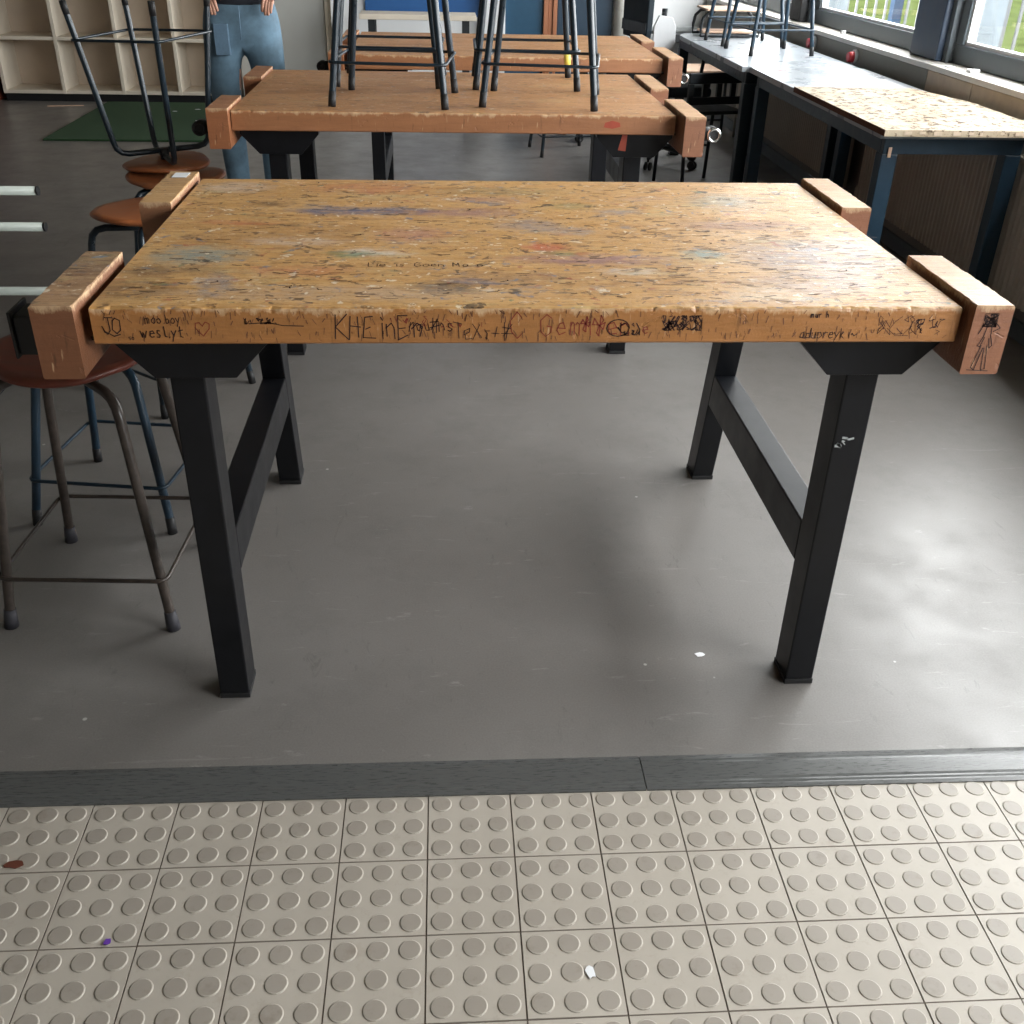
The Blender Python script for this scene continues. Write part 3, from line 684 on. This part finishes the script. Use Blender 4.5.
tl = [c for c in kids(sx) if c.name.startswith('leg')][0]
MB().tube([(.1742, .1742, .045), (.1708, .1708, .085)], .0122, 12).build('tape_band', M['yellow'], tl)['label'] = 'yellow tape round the leg'
for lab, x, y, rz in (('stool standing on the window table, farther from the camera', 1.665, 5.03, .05), ('stool standing on the window table, nearer to the camera', 1.690, 4.585, .14)):
    sx = dup(s2, lab, (x, y, .7507), (0, 0, rz), g_w)
    for c in kids(sx):
        if c.name.startswith(('leg', 'footrest')): c.data = c.data.copy(); c.data.materials[0] = M['navy']
dup(s2, 'stool on the floor seen under the second bench, far behind it', (.672, 5.66, 0), (0, 0, .15), 'stools on the far floor')

# ---------------------------------------------------------------- window tables
def wtable(label, x0, x1, y0, y1, navy, corner=0.0):
    t = thing('side_table', label, 'table', (x0, y0, 0), 0, 'steel framed tables along the windows')
    W, D = x1-x0, y1-y0
    b = MB()
    if corner:
        poly = [(0, 0), (W, 0), (W, D)]+[(corner-corner*math.sin(math.radians(a)), D-corner+corner*math.cos(math.radians(a))) for a in range(0, 91, 15)]
        b.prism(poly, 2, .724, .750, .002)
    else: b.box(0, W, 0, D, .724, .750, .002)
    b.build('tabletop', [M['laminate']], t)
    b = MB(); i = .035
    b.box(i, W-i, i, i+.03, .665, .7235, .002); b.box(i, W-i, D-i-.03, D-i, .665, .7235, .002); b.box(i, i+.03, i+.031, D-i-.031, .665, .7235, .002); b.box(W-i-.03, W-i, i+.031, D-i-.031, .665, .7235, .002)
    b.build('frame', navy, t)
    for (x, y) in ((i, i), (W-i-.055, i), (i, D-i-.055), (W-i-.055, D-i-.055)):
        b = MB(); b.box(x-.004, x+.055, y-.004, y+.055, .01, .6648, .003); lg = b.build('leg', navy, t)
        MB().box(x-.005, x+.056, y-.005, y+.056, 0, .0098).build('foot_cap', M['rubber'], lg)
    return t
wtable('pale grey topped navy steel table by the window, carrying the splintered board', 1.412, 2.000, 2.165, 3.925, M['navy'])
wtable('pale grey topped table farther along the window, carrying two upright stools', 1.375, 1.990, 3.935, 5.66, M['navydk'], .22)
# splintered board lying on the first table: ragged right edge
b = MB(); rr = random.Random(5)
L = [(1.378, 2.055), (1.372, 3.075)]; R = [(1.985-.10*max(0, (i-14)/10.)**1.2+rr.uniform(-.006, .006), 3.075-1.02*(24-i)/24.) for i in range(24, -1, -1)]
poly = [L[0], L[1]]+R
b.prism(poly, 2, .7515, .773)
o = b.build('chipboard_sheet', M['chip']); tag(o, 'pale splintered chipboard sheet with dark flecks lying on the nearer window table', 'board')
b = MB()
for _ in range(26):
    x = 1.42+rr.random()*.5; y = 2.056
for k in range(9):
    x = 1.45+k*.055+rr.uniform(-.01, .01); b.box(x, x+rr.uniform(.01, .03), 2.052, 2.0545, .756+rr.uniform(0, .006), .768)
b.build('edge_splinter', M['beige'], o)
o = MB().box(1.462, 1.474, 2.190, 2.1935, .655, .69, 0, Matrix.Rotation(0, 4, 'Y')).build('sticker', M['palewood']); tag(o, 'small peeling beige sticker at the top of the navy leg of the near window table', 'sticker')
o.location = (0, .0, 0)
# low seat with bent tube legs at the far end of the table
t = thing('low_seat', 'low pale wooden seat on bent black tubes at the far end of the window table', 'seat', (1.69, 5.47, .7507))
b = MB(); b.box(-.19, .16, -.15, .15, .150, .162, .005); b.build('seat', M['palewood'], t)
for s_ in (-1, 1):
    MB().tube([(-.13, s_*.11, .145), (-.17, s_*.11, .138), (-.20, s_*.11, .11), (-.21, s_*.11, .06), (-.21, s_*.11, .011), (.16, s_*.11, .011), (.16, s_*.11, .11), (.13, s_*.11, .142)], .010, 10).build('leg', M['blackp'], t)
MB().box(-.19, .14, -.09, .09, .022, .034, .004).build('lower_board', M['palewood'], t)
o = MB().box(1.495, 1.56, 3.79, 3.81, .7503, .7508).build('paint_mark', M['red']); tag(o, 'thin red paint mark on the grey window tabletop near the joint', 'mark')

# ---------------------------------------------------------------- far side table
t = thing('side_table', 'pale wooden topped narrow table in front of the blue board on the far wall', 'table', (-.72, 6.62, 0))
MB().box(0, .845, 0, .30, .715, .750, .004).build('tabletop', M['cream'], t)
for x in (.06, .745):
    for y in (.04, .2): MB().box(x, x+.05, y, y+.05, 0, .7145).build('leg', M['blackp'], t)
# white low cupboard wall under board
# ---------------------------------------------------------------- white column
struct(MB().box(.205, .392, YB-.10, YB-.002, 0, H-.001, .004).build('trim_11', M['white']))

# ---------------------------------------------------------------- shelving unit
t = thing('shelving_unit', 'cream open pigeonhole shelving unit along the far left wall on a black plinth', 'shelf', (-3.65, 7.48, 0))
b = MB(); b.box(0, 1.80, .03, .36, 0, .06); b.build('plinth', M['plinth'], t)
MB().box(0, 1.80, .352, .362, .0605, 1.70).build('back_panel', M['creamback'], t)
vx = [0, .465, .935, 1.385, 1.775]
for x in vx: MB().box(x, x+.026, 0, .3515, .0605, 1.70, .001).build('upright', M['cream'], t)
for z in (.0605, .455, .86, 1.27, 1.6735):
    for k in range(4): MB().box(vx[k]+.0265, vx[k+1]-.0005, .004, .3513, z, z+.026, .001).build('shelf', M['cream'], t)
o = MB().box(-4.2, -3.70, 7.40, 7.80, 0, 1.2, .004).build('cupboard', M['plyred']); tag(o, 'dark red-brown cupboard edge at the far left beside the shelving', 'cupboard')
o = MB().box(-2.83, -1.62, 5.85, 7.44, .0005, .014, .003).build('turf_mat', M['turf']); tag(o, 'green artificial turf mat on the floor before the cream shelving', 'mat')
o = MB().box(-3.25, -2.98, 7.27, 7.285, .0005, .006, 0, Matrix.Translation((-3.1, 7.27, 0)) @ Matrix.Rotation(.2, 4, 'Z') @ Matrix.Translation((3.1, -7.27, 0))).build('wooden_lath', M['palewood']); tag(o, 'thin pale stick lying on the floor left of the green mat', 'stick')

# ---------------------------------------------------------------- drying rack with pale tubes at the left edge
t = thing('drying_rack', 'dark framed rack with pale horizontal tubes cut by the left edge of the photo', 'rack', (0, 0, 0))
ry = 1.5
for z in (.677, .575, .384, .195, .29):
    if z == .29: continue
    x1 = -1.290
    r_ = MB().cyl((-2.15, ry, z), (x1-.006, ry, z), .0125, 16).build('rail', M['rodwhite'], t)
    MB().cyl((x1-.0058, ry, z), (x1, ry, z), .0132, 16).build('end_cap', M['rubber'], r_)
for x in (-1.62, -2.1): MB().box(x-.015, x+.015, ry+.0135, ry+.04, 0, 1.0).build('post', M['blackp'], t)
b = MB(); b.box(-2.13, -1.59, ry-.2, ry+.3, 0.0, .012); b.build('base_plate', M['blackp'], t)

# ---------------------------------------------------------------- chairs far right
def swivel(label, loc, rz, kind):
    t = thing('swivel_chair', label, 'chair', loc, rz, None)
    for k in range(5):
        a = k*2*PI/5+.3; c, s_ = math.cos(a), math.sin(a)
        lg = MB().tube([(.03*c, .03*s_, .105), (.13*c, .13*s_, .095), (.25*c, .25*s_, .072)], .014, 8, rad=[.018, .015, .012]).build('base_leg', M['blackp'], t)
        b = MB()
        for q in (-1, 1):
            off = Vector((-s_*.012*q, c*.012*q, 0)); p = Vector((.25*c, .25*s_, .026)); d = Vector((-s_*.008*q, c*.008*q, 0))
            b.cyl(p+off-d*.4, p+off+d, .026, 16)
        b.cyl((.25*c, .25*s_, .05), (.25*c, .25*s_, .075), .007, 8)
        b.build('caster', M['rubber'], lg)
    MB().cyl((0, 0, .09), (0, 0, .43), .022, 16).build('gas_column', M['blackp'], t)
    b = MB(); b.box(-.22, .22, -.22, .20, .432, .49, .022, segs=3); b.build('seat', M['mesh'], t)
    if kind == 'mesh':
        MB().tube([(0, .12, .425), (0, .26, .425), (0, .29, .47), (0, .285, .70)], .014, 8).build('back_stem', M['blackp'], t)
        b = MB()
        b.prism([(-.19, .66), (.19, .66), (.205, .72), (.215, 1.0), (.20, 1.16), (.17, 1.2), (-.17, 1.2), (-.20, 1.16), (-.215, 1.0), (-.205, .72)], 1, .225, .270, .008)
        bk = b.build('backrest', M['mesh'], t)
        MB().box(-.2, .2, .215, .2245, .70, .77, .003).build('lumbar_band', M['blackp'], bk)
    else:
        MB().tube([(0, .12, .425), (0, .16, .43), (0, .185, .50), (0, .18, .90)], .018, 8).build('back_stem', M['blackp'], t)
        b = MB(); b.prism([(-.075, .48), (.075, .48), (.072, .80), (.045, .852), (-.045, .866), (-.075, .80)], 1, .14, .158, .005)
        b.build('backrest', M['whitep'], t)
        for q in (-1, 1):
            b = MB(); b.tube([(q*.15, .10, .43), (q*.24, .09, .45), (q*.25, .07, .62)], .012, 8); b.box(q*.25-.025, q*.25+.025, -.12, .14, .62, .645, .008); b.build('armrest', M['blackp'], t)
    return t
swivel('black mesh-backed office chair beyond the far bench, tall back seen side-on', (1.0, 6.2, 0), -1.32, 'mesh')
swivel('swivel chair with narrow white backrest beyond the right end of the third bench', (1.29, 5.30, 0), .12, 'white')
# chair under the far window table with slotted back
t = thing('school_chair', 'black slotted-back chair with tube legs tucked under the far window table', 'chair', (1.36, 4.66, 0), .25)
b = MB(); b.box(-.19, .19, -.18, .18, .43, .45, .008); b.build('seat', M['blackp'], t)
b = MB(); b.box(-.19, .19, -.205, -.185, .60, .655, .004); b.box(-.19, .19, -.205, -.185, .49, .53, .004)
for k in range(5): x = -.19+k*.0875; b.box(x, x+.03, -.204, -.186, .531, .599)
b.build('backrest', M['blackp'], t)
for sx in (-1, 1):
    MB().tube([(sx*.17, -.20, 0), (sx*.17, -.16, .42), (sx*.17, -.178, .56)], .011, 8).build('leg', M['blackp'], t); MB().tube([(sx*.17, .18, 0), (sx*.17, .15, .425)], .011, 8).build('leg', M['blackp'], t)
MB().tube([(-.16, .165, .2), (.16, .165, .2)], .008, 8).build('stretcher', M['blackp'], t)
t = thing('school_chair', 'light wood seated chair with black legs beneath the far window table end', 'chair', (1.72, 6.40, 0), .1)
b = MB(); b.box(-.21, .21, -.2, .2, .44, .458, .006); b.build('seat', M['palewood'], t)
MB().box(-.2, .2, .185, .2, .60, .66, .006).build('backrest', M['blackp'], t)
for sx in (-1, 1):
    MB().tube([(sx*.18, -.18, 0), (sx*.18, -.16, .438)], .011, 8).build('leg', M['blackp'], t); MB().tube([(sx*.18, .20, 0), (sx*.18, .172, .438), (sx*.18, .21, .69)], .011, 8).build('leg', M['blackp'], t)
b = MB(); b.tube([(-.17, -.165, .22), (.17, -.165, .22)], .007, 8); b.tube([(-.17, -.17, .12), (.17, -.17, .12)], .007, 8); b.build('stretcher', M['blackp'], t)

# ---------------------------------------------------------------- person standing beyond the second bench
def skinmesh(name, verts, edges, radii, mat, parent, root=0, sub=2):
    me = bpy.data.meshes.new(name); me.from_pydata([Vector(v) for v in verts], edges, []); me.update()
    o = bpy.data.objects.new(name, me); C.objects.link(o); me.materials.append(mat)
    sk = o.modifiers.new('skin', 'SKIN'); 
    if not me.skin_vertices:
        bpy.context.view_layer.objects.active = o
    ly = me.skin_vertices[0].data
    for i, r in enumerate(radii): ly[i].radius = r if isinstance(r, tuple) else (r, r)
    ly[root].use_root = True
    sk.use_smooth_shade = True
    sb = o.modifiers.new('sub', 'SUBSURF'); sb.levels = sub; sb.render_levels = sub
    if parent: o.parent = parent
    return o
def person():
    t = thing('person', 'person in blue jeans and dark jumper standing behind the left end of the second bench', 'person', (-1.105, 4.0, 0), .08)
    # local frame: +x is picture right, -y faces the camera
    V, E, R = [], [], []
    def add(p, r, par=None):
        V.append(p); R.append(r); i = len(V)-1
        if par is not None: E.append((par, i))
        return i
    pel = add((0, 0, .95), (.13, .095)); ab = add((0, .0, 1.08), (.125, .09), pel); ch = add((0, .0, 1.28), (.145, .10), ab); ub = add((0, .01, 1.40), (.13, .085), ch)
    nk = add((0, .01, 1.50), .052, ub); hb = add((0, -.005, 1.57), (.062, .07), nk); hm = add((0, -.012, 1.65), (.074, .09), hb); ht = add((0, -.005, 1.73), (.062, .072), hm)
    ends = {}
    for s in (-1, 1):
        hp = add((s*.085, 0, .87), .085, pel); kn = add((s*.095, -.01, .50), .055, hp); cf = add((s*.092, .015, .34), .052, kn); an = add((s*.09, .02, .09), .036, cf)
        he = add((s*.09, -.03, .045), .035, an); to = add((s*.10, -.14, .03), .03, he)
        sh = add((s*.165, .01, 1.40), .058, ub); el = add((s*.285, .05, 1.16), .042, sh); wr = add((s*.22, -.09, 1.065), .026, el)
        ends[s] = wr
        pm = add((s*.165, -.115, 1.03), (.030, .018), wr)
    skinmesh('body', V, E, R, M['skin'], t, 0, 2)
    # fingers: each its own short chain rooted in the palm, hooked in the pockets
    for s in (-1, 1):
        for k, (dx, dz, L) in enumerate(((-.022, .004, .052), (-.008, -.004, .062), (.006, -.007, .058), (.020, -.006, .046))):
            p0 = Vector((s*((.15 if s > 0 else .128)+dx*.9), -.128, 1.018+dz)); 
            vs = [p0, p0+Vector((s*-.008, -.016, -.012*1.2)), p0+Vector((s*-.014, -.018, -.018-L*.45)), p0+Vector((s*-.016, -.008, -.018-L*.8))]
            skinmesh('finger', vs, [(0, 1), (1, 2), (2, 3)], [.010, .0095, .0088, .0075], M['skin'], t, 0, 1)
        vs = [(s*.155, -.125, 1.04), (s*.13, -.135, 1.042), (s*.11, -.136, 1.035), (s*.098, -.134, 1.025)]
        skinmesh('thumb', vs, [(0, 1), (1, 2), (2, 3)], [.012, .011, .010, .008], M['skin'], t, 0, 1)
    # face and hair
    for s in (-1, 1):
        b = MB(); bmesh.ops.create_uvsphere(b.bm, u_segments=12, v_segments=8, radius=.010, matrix=Matrix.Translation((s*.028, -.084, 1.655))); b.build('eye', M['eye'], t, True)
        b = MB(); bmesh.ops.create_uvsphere(b.bm, u_segments=10, v_segments=6, radius=.005, matrix=Matrix.Translation((s*.028, -.0915, 1.655))); b.build('iris', M['hair'], t, True)
        b = MB(); bmesh.ops.create_uvsphere(b.bm, u_segments=10, v_segments=8, radius=.02, matrix=Matrix.Translation((s*.077, 0, 1.645)) @ Matrix.Diagonal((.4, .8, 1.4, 1))); b.build('ear', M['skin'], t, True)
    MB().tube([(0, -.093, 1.662), (0, -.108, 1.636), (0, -.115, 1.622), (0, -.098, 1.612)], .01, 8, rad=[.006, .009, .013, .008]).build('nose', M['skin'], t, True)
    MB().tube([(-.022, -.088, 1.585), (0, -.094, 1.583), (.022, -.088, 1.585)], .005, 8).build('mouth', M['leaf'], t, True)
    b = MB(); bmesh.ops.create_uvsphere(b.bm, u_segments=24, v_segments=14, radius=.09, matrix=Matrix.Translation((0, .014, 1.705)) @ Matrix.Diagonal((.95, 1.02, .98, 1)))
    bmesh.ops.delete(b.bm, geom=[v for v in b.bm.verts if v.co.y < -.03 and v.co.z < 1.72 or v.co.z < 1.62], context='VERTS')
    b.build('hair', M['hair'], t, True)
    # jeans: continuous garment over pelvis and legs
    V, E, R = [], [], []
    pel = add((0, .0, .955), (.178, .115)); w = add((0, 0, 1.01), (.172, .112), pel); add((0, 0, 1.035), (.170, .110), w)
    for s in (-1, 1):
        hp = add((s*.105, 0, .83), (.102, .10), pel); th = add((s*.112, -.006, .66), (.085, .088), hp); kn = add((s*.104, -.014, .49), (.068, .07), th); cf = add((s*.100, .01, .32), (.066, .07), kn); an = add((s*.095, .014, .15), (.058, .062), cf); add((s*.094, .012, .085), (.06, .064), an)
    j = skinmesh('jeans', V, E, R, M['denim'], t, 0, 2)
    b = MB(); b.box(-.125, -.055, -.119, -.07, .77, .91, .004); b.build('pocket_panel', M['denimpatch'], j)['label'] = 'darker rectangular panel on the thigh'
    b = MB(); b.tube([(0.004, -.127, .985), (.004, -.126, .92), (.0, -.112, .84)], .003, 6); b.build('fly_seam', M['denimpatch'], j)
    V, E, R = [], [], []
    a00 = add((0, 0, .975), (.186, .128)); a0 = add((0, 0, 1.005), (.188, .130), a00); a1 = add((0, 0, 1.15), (.158, .116), a0); a2 = add((0, 0, 1.28), (.17, .122), a1); a3 = add((0, .01, 1.40), (.15, .10), a2); add((0, .012, 1.475), (.062, .06), a3)
    for s in (-1, 1):
        sh = add((s*.170, .01, 1.40), .075, a3); el = add((s*.287, .05, 1.16), .058, sh); add((s*.228, -.038, 1.075), .042, el)
    skinmesh('jumper', V, E, R, M['sweater'], t, 0, 2)
    for s in (-1, 1):
        b = MB(); P = [((s*.094, .06, .05), .045), ((s*.094, 0, .052), .050), ((s*.097, -.08, .045), .046), ((s*.10, -.15, .036), .036), ((s*.10, -.18, .03), .024)]
        b.tube([p for p, r in P], .04, 14, rad=[r for p, r in P]); 
        for v in b.bm.verts: v.co.z = max(v.co.z, .001)
        b.build('shoe', M['shoe'], t, True)
person()

# ---------------------------------------------------------------- small things lying about
def scrap(name, label, cat, x, y, z, r, mat, ry=None, n=7, seed=1, h=.0012):
    rr = random.Random(seed); b = MB()
    b.prism([(r*(1+rr.uniform(-.3, .3))*math.cos(k*2*PI/n), (ry or r)*(1+rr.uniform(-.3, .3))*math.sin(k*2*PI/n)) for k in range(n)], 2, 0, h)
    o = b.build(name, mat, loc=(x, y, z)); o.rotation_euler = (0, 0, rr.uniform(-.4, .4)); tag(o, label, cat); return o
scrap('petal', 'tiny purple petal on the studded tiles near the lower left', 'petal', -.678, -.479, .0022, .006, M['petal'], .006, 8, 3)
scrap('dry_leaf', 'reddish brown dry leaf scrap on a tile at the left edge', 'leaf', -.872, -.322, .0022, .016, M['leaf'], .008, 9, 4)
scrap('paper_scrap', 'torn white paper scrap on the window sill under the right window', 'scrap', 2.12, 3.02, .8456, .03, M['paper'], .022, 6, 5, .012)
scrap('paper_scrap', 'flat white paper scrap on the window sill near the blue column', 'scrap', 2.10, 3.20, .8456, .02, M['paper'], .03, 6, 6, .003)
scrap('paper_scrap', 'tiny white crumb on the window sill left of the blue column', 'scrap', 2.12, 4.62, .8456, .014, M['paper'], .012, 6, 8, .02)
scrap('paint_drop', 'white paint splash on the floor inside the right legs of the nearest bench', 'splash', .40, .19, .0003, .012, M['paper'], .008, 9, 9, .0006)
scrap('paint_drop', 'white paint fleck on the tiles left of centre in the lower right quarter', 'splash', .06, -.567, .0019, .007, M['paper'], .011, 9, 11, .0006)
for k, (x, y) in enumerate(((-.30, 6.3), (-2.2, 7.0), (-2.05, 7.1), (-1.95, 6.6))):
    if k: scrap('paper_scrap', ['', 'small white scrap on the green mat, leftmost', 'small white scrap on the green mat, middle one', 'small white scrap on the green mat, nearest to the camera'][k], 'scrap', x, y, .0145, .02, M['paper'], .012, 6, 20+k)

# ---------------------------------------------------------------- outside
def stuff_(o): return o
o = MB().box(2.9, 40, -25, 45, -.12, -.05).build('lawn', M['grass']); tag(o, 'sunlit green lawn outside the windows', 'lawn', None, 'stuff')
t = thing('fence', 'white metal bar fence on the lawn outside the windows', 'fence', (0, 0, 0))
for z in (.10, 1.25): MB().box(4.20, 4.24, -2, 16, z, z+.05).build('rail', M['fence'], t)
for k in range(60): MB().box(4.21, 4.23, -1.9+k*.26, -1.88+k*.26, .1505, 1.2495).build('bar', M['fence'], t)
for k in range(9): MB().box(4.10, 4.19, -1.2+k*2.0, -1.1+k*2.0, -.05, 1.45, .004).build('post', M['concrete'] if k % 2 else M['fence'], t)

# ---------------------------------------------------------------- ceiling lamps
g = 'ceiling lamps'
for k, (x, y) in enumerate(((-2.6, -1.0), (.2, -1.6), (-2.6, 2.2), (.2, 2.2), (-2.6, 5.6), (.2, 5.6))):
    t = thing('ceiling_light', 'rectangular white ceiling lamp above the classroom', 'lamp', (x, y, H), 0, g)
    b = MB(); b.box(-.62, .62, -.16, .16, -.06, -.001, .004); b.build('housing', M['whitep'], t)
    MB().box(-.58, .58, -.13, .13, -.066, -.0605, .001).build('diffuser', M['lamp'], t)

# ---------------------------------------------------------------- light
wd = bpy.data.worlds.new('world'); S.world = wd; wd.use_nodes = True; nt = wd.node_tree
bg = nt.nodes['Background']; bg.inputs[0].default_value = (1.0, .985, .985, 1); bg.inputs[1].default_value = 20
def portal(name, loc, rot, sx, sy):
    l = bpy.data.lights.new(name, 'AREA'); l.shape = 'RECTANGLE'; l.size = sx; l.size_y = sy; l.cycles.is_portal = True
    o = bpy.data.objects.new(name, l); C.objects.link(o); o.location = loc; o.rotation_euler = rot
for a, c in wins: portal('window_daylight', (XR+.2, (a+c)/2, 1.6), (0, PI/2, 0), 1.36, c-a)
S.view_settings.view_transform = 'Standard'; S.view_settings.look = 'None'; S.view_settings.gamma = 1; S.view_settings.exposure = 0.0
S.cycles.max_bounces = 8; S.cycles.diffuse_bounces = 5; S.cycles.glossy_bounces = 4; S.cycles.transparent_max_bounces = 8
S.cycles.sample_clamp_indirect = 8; S.cycles.use_denoising = True
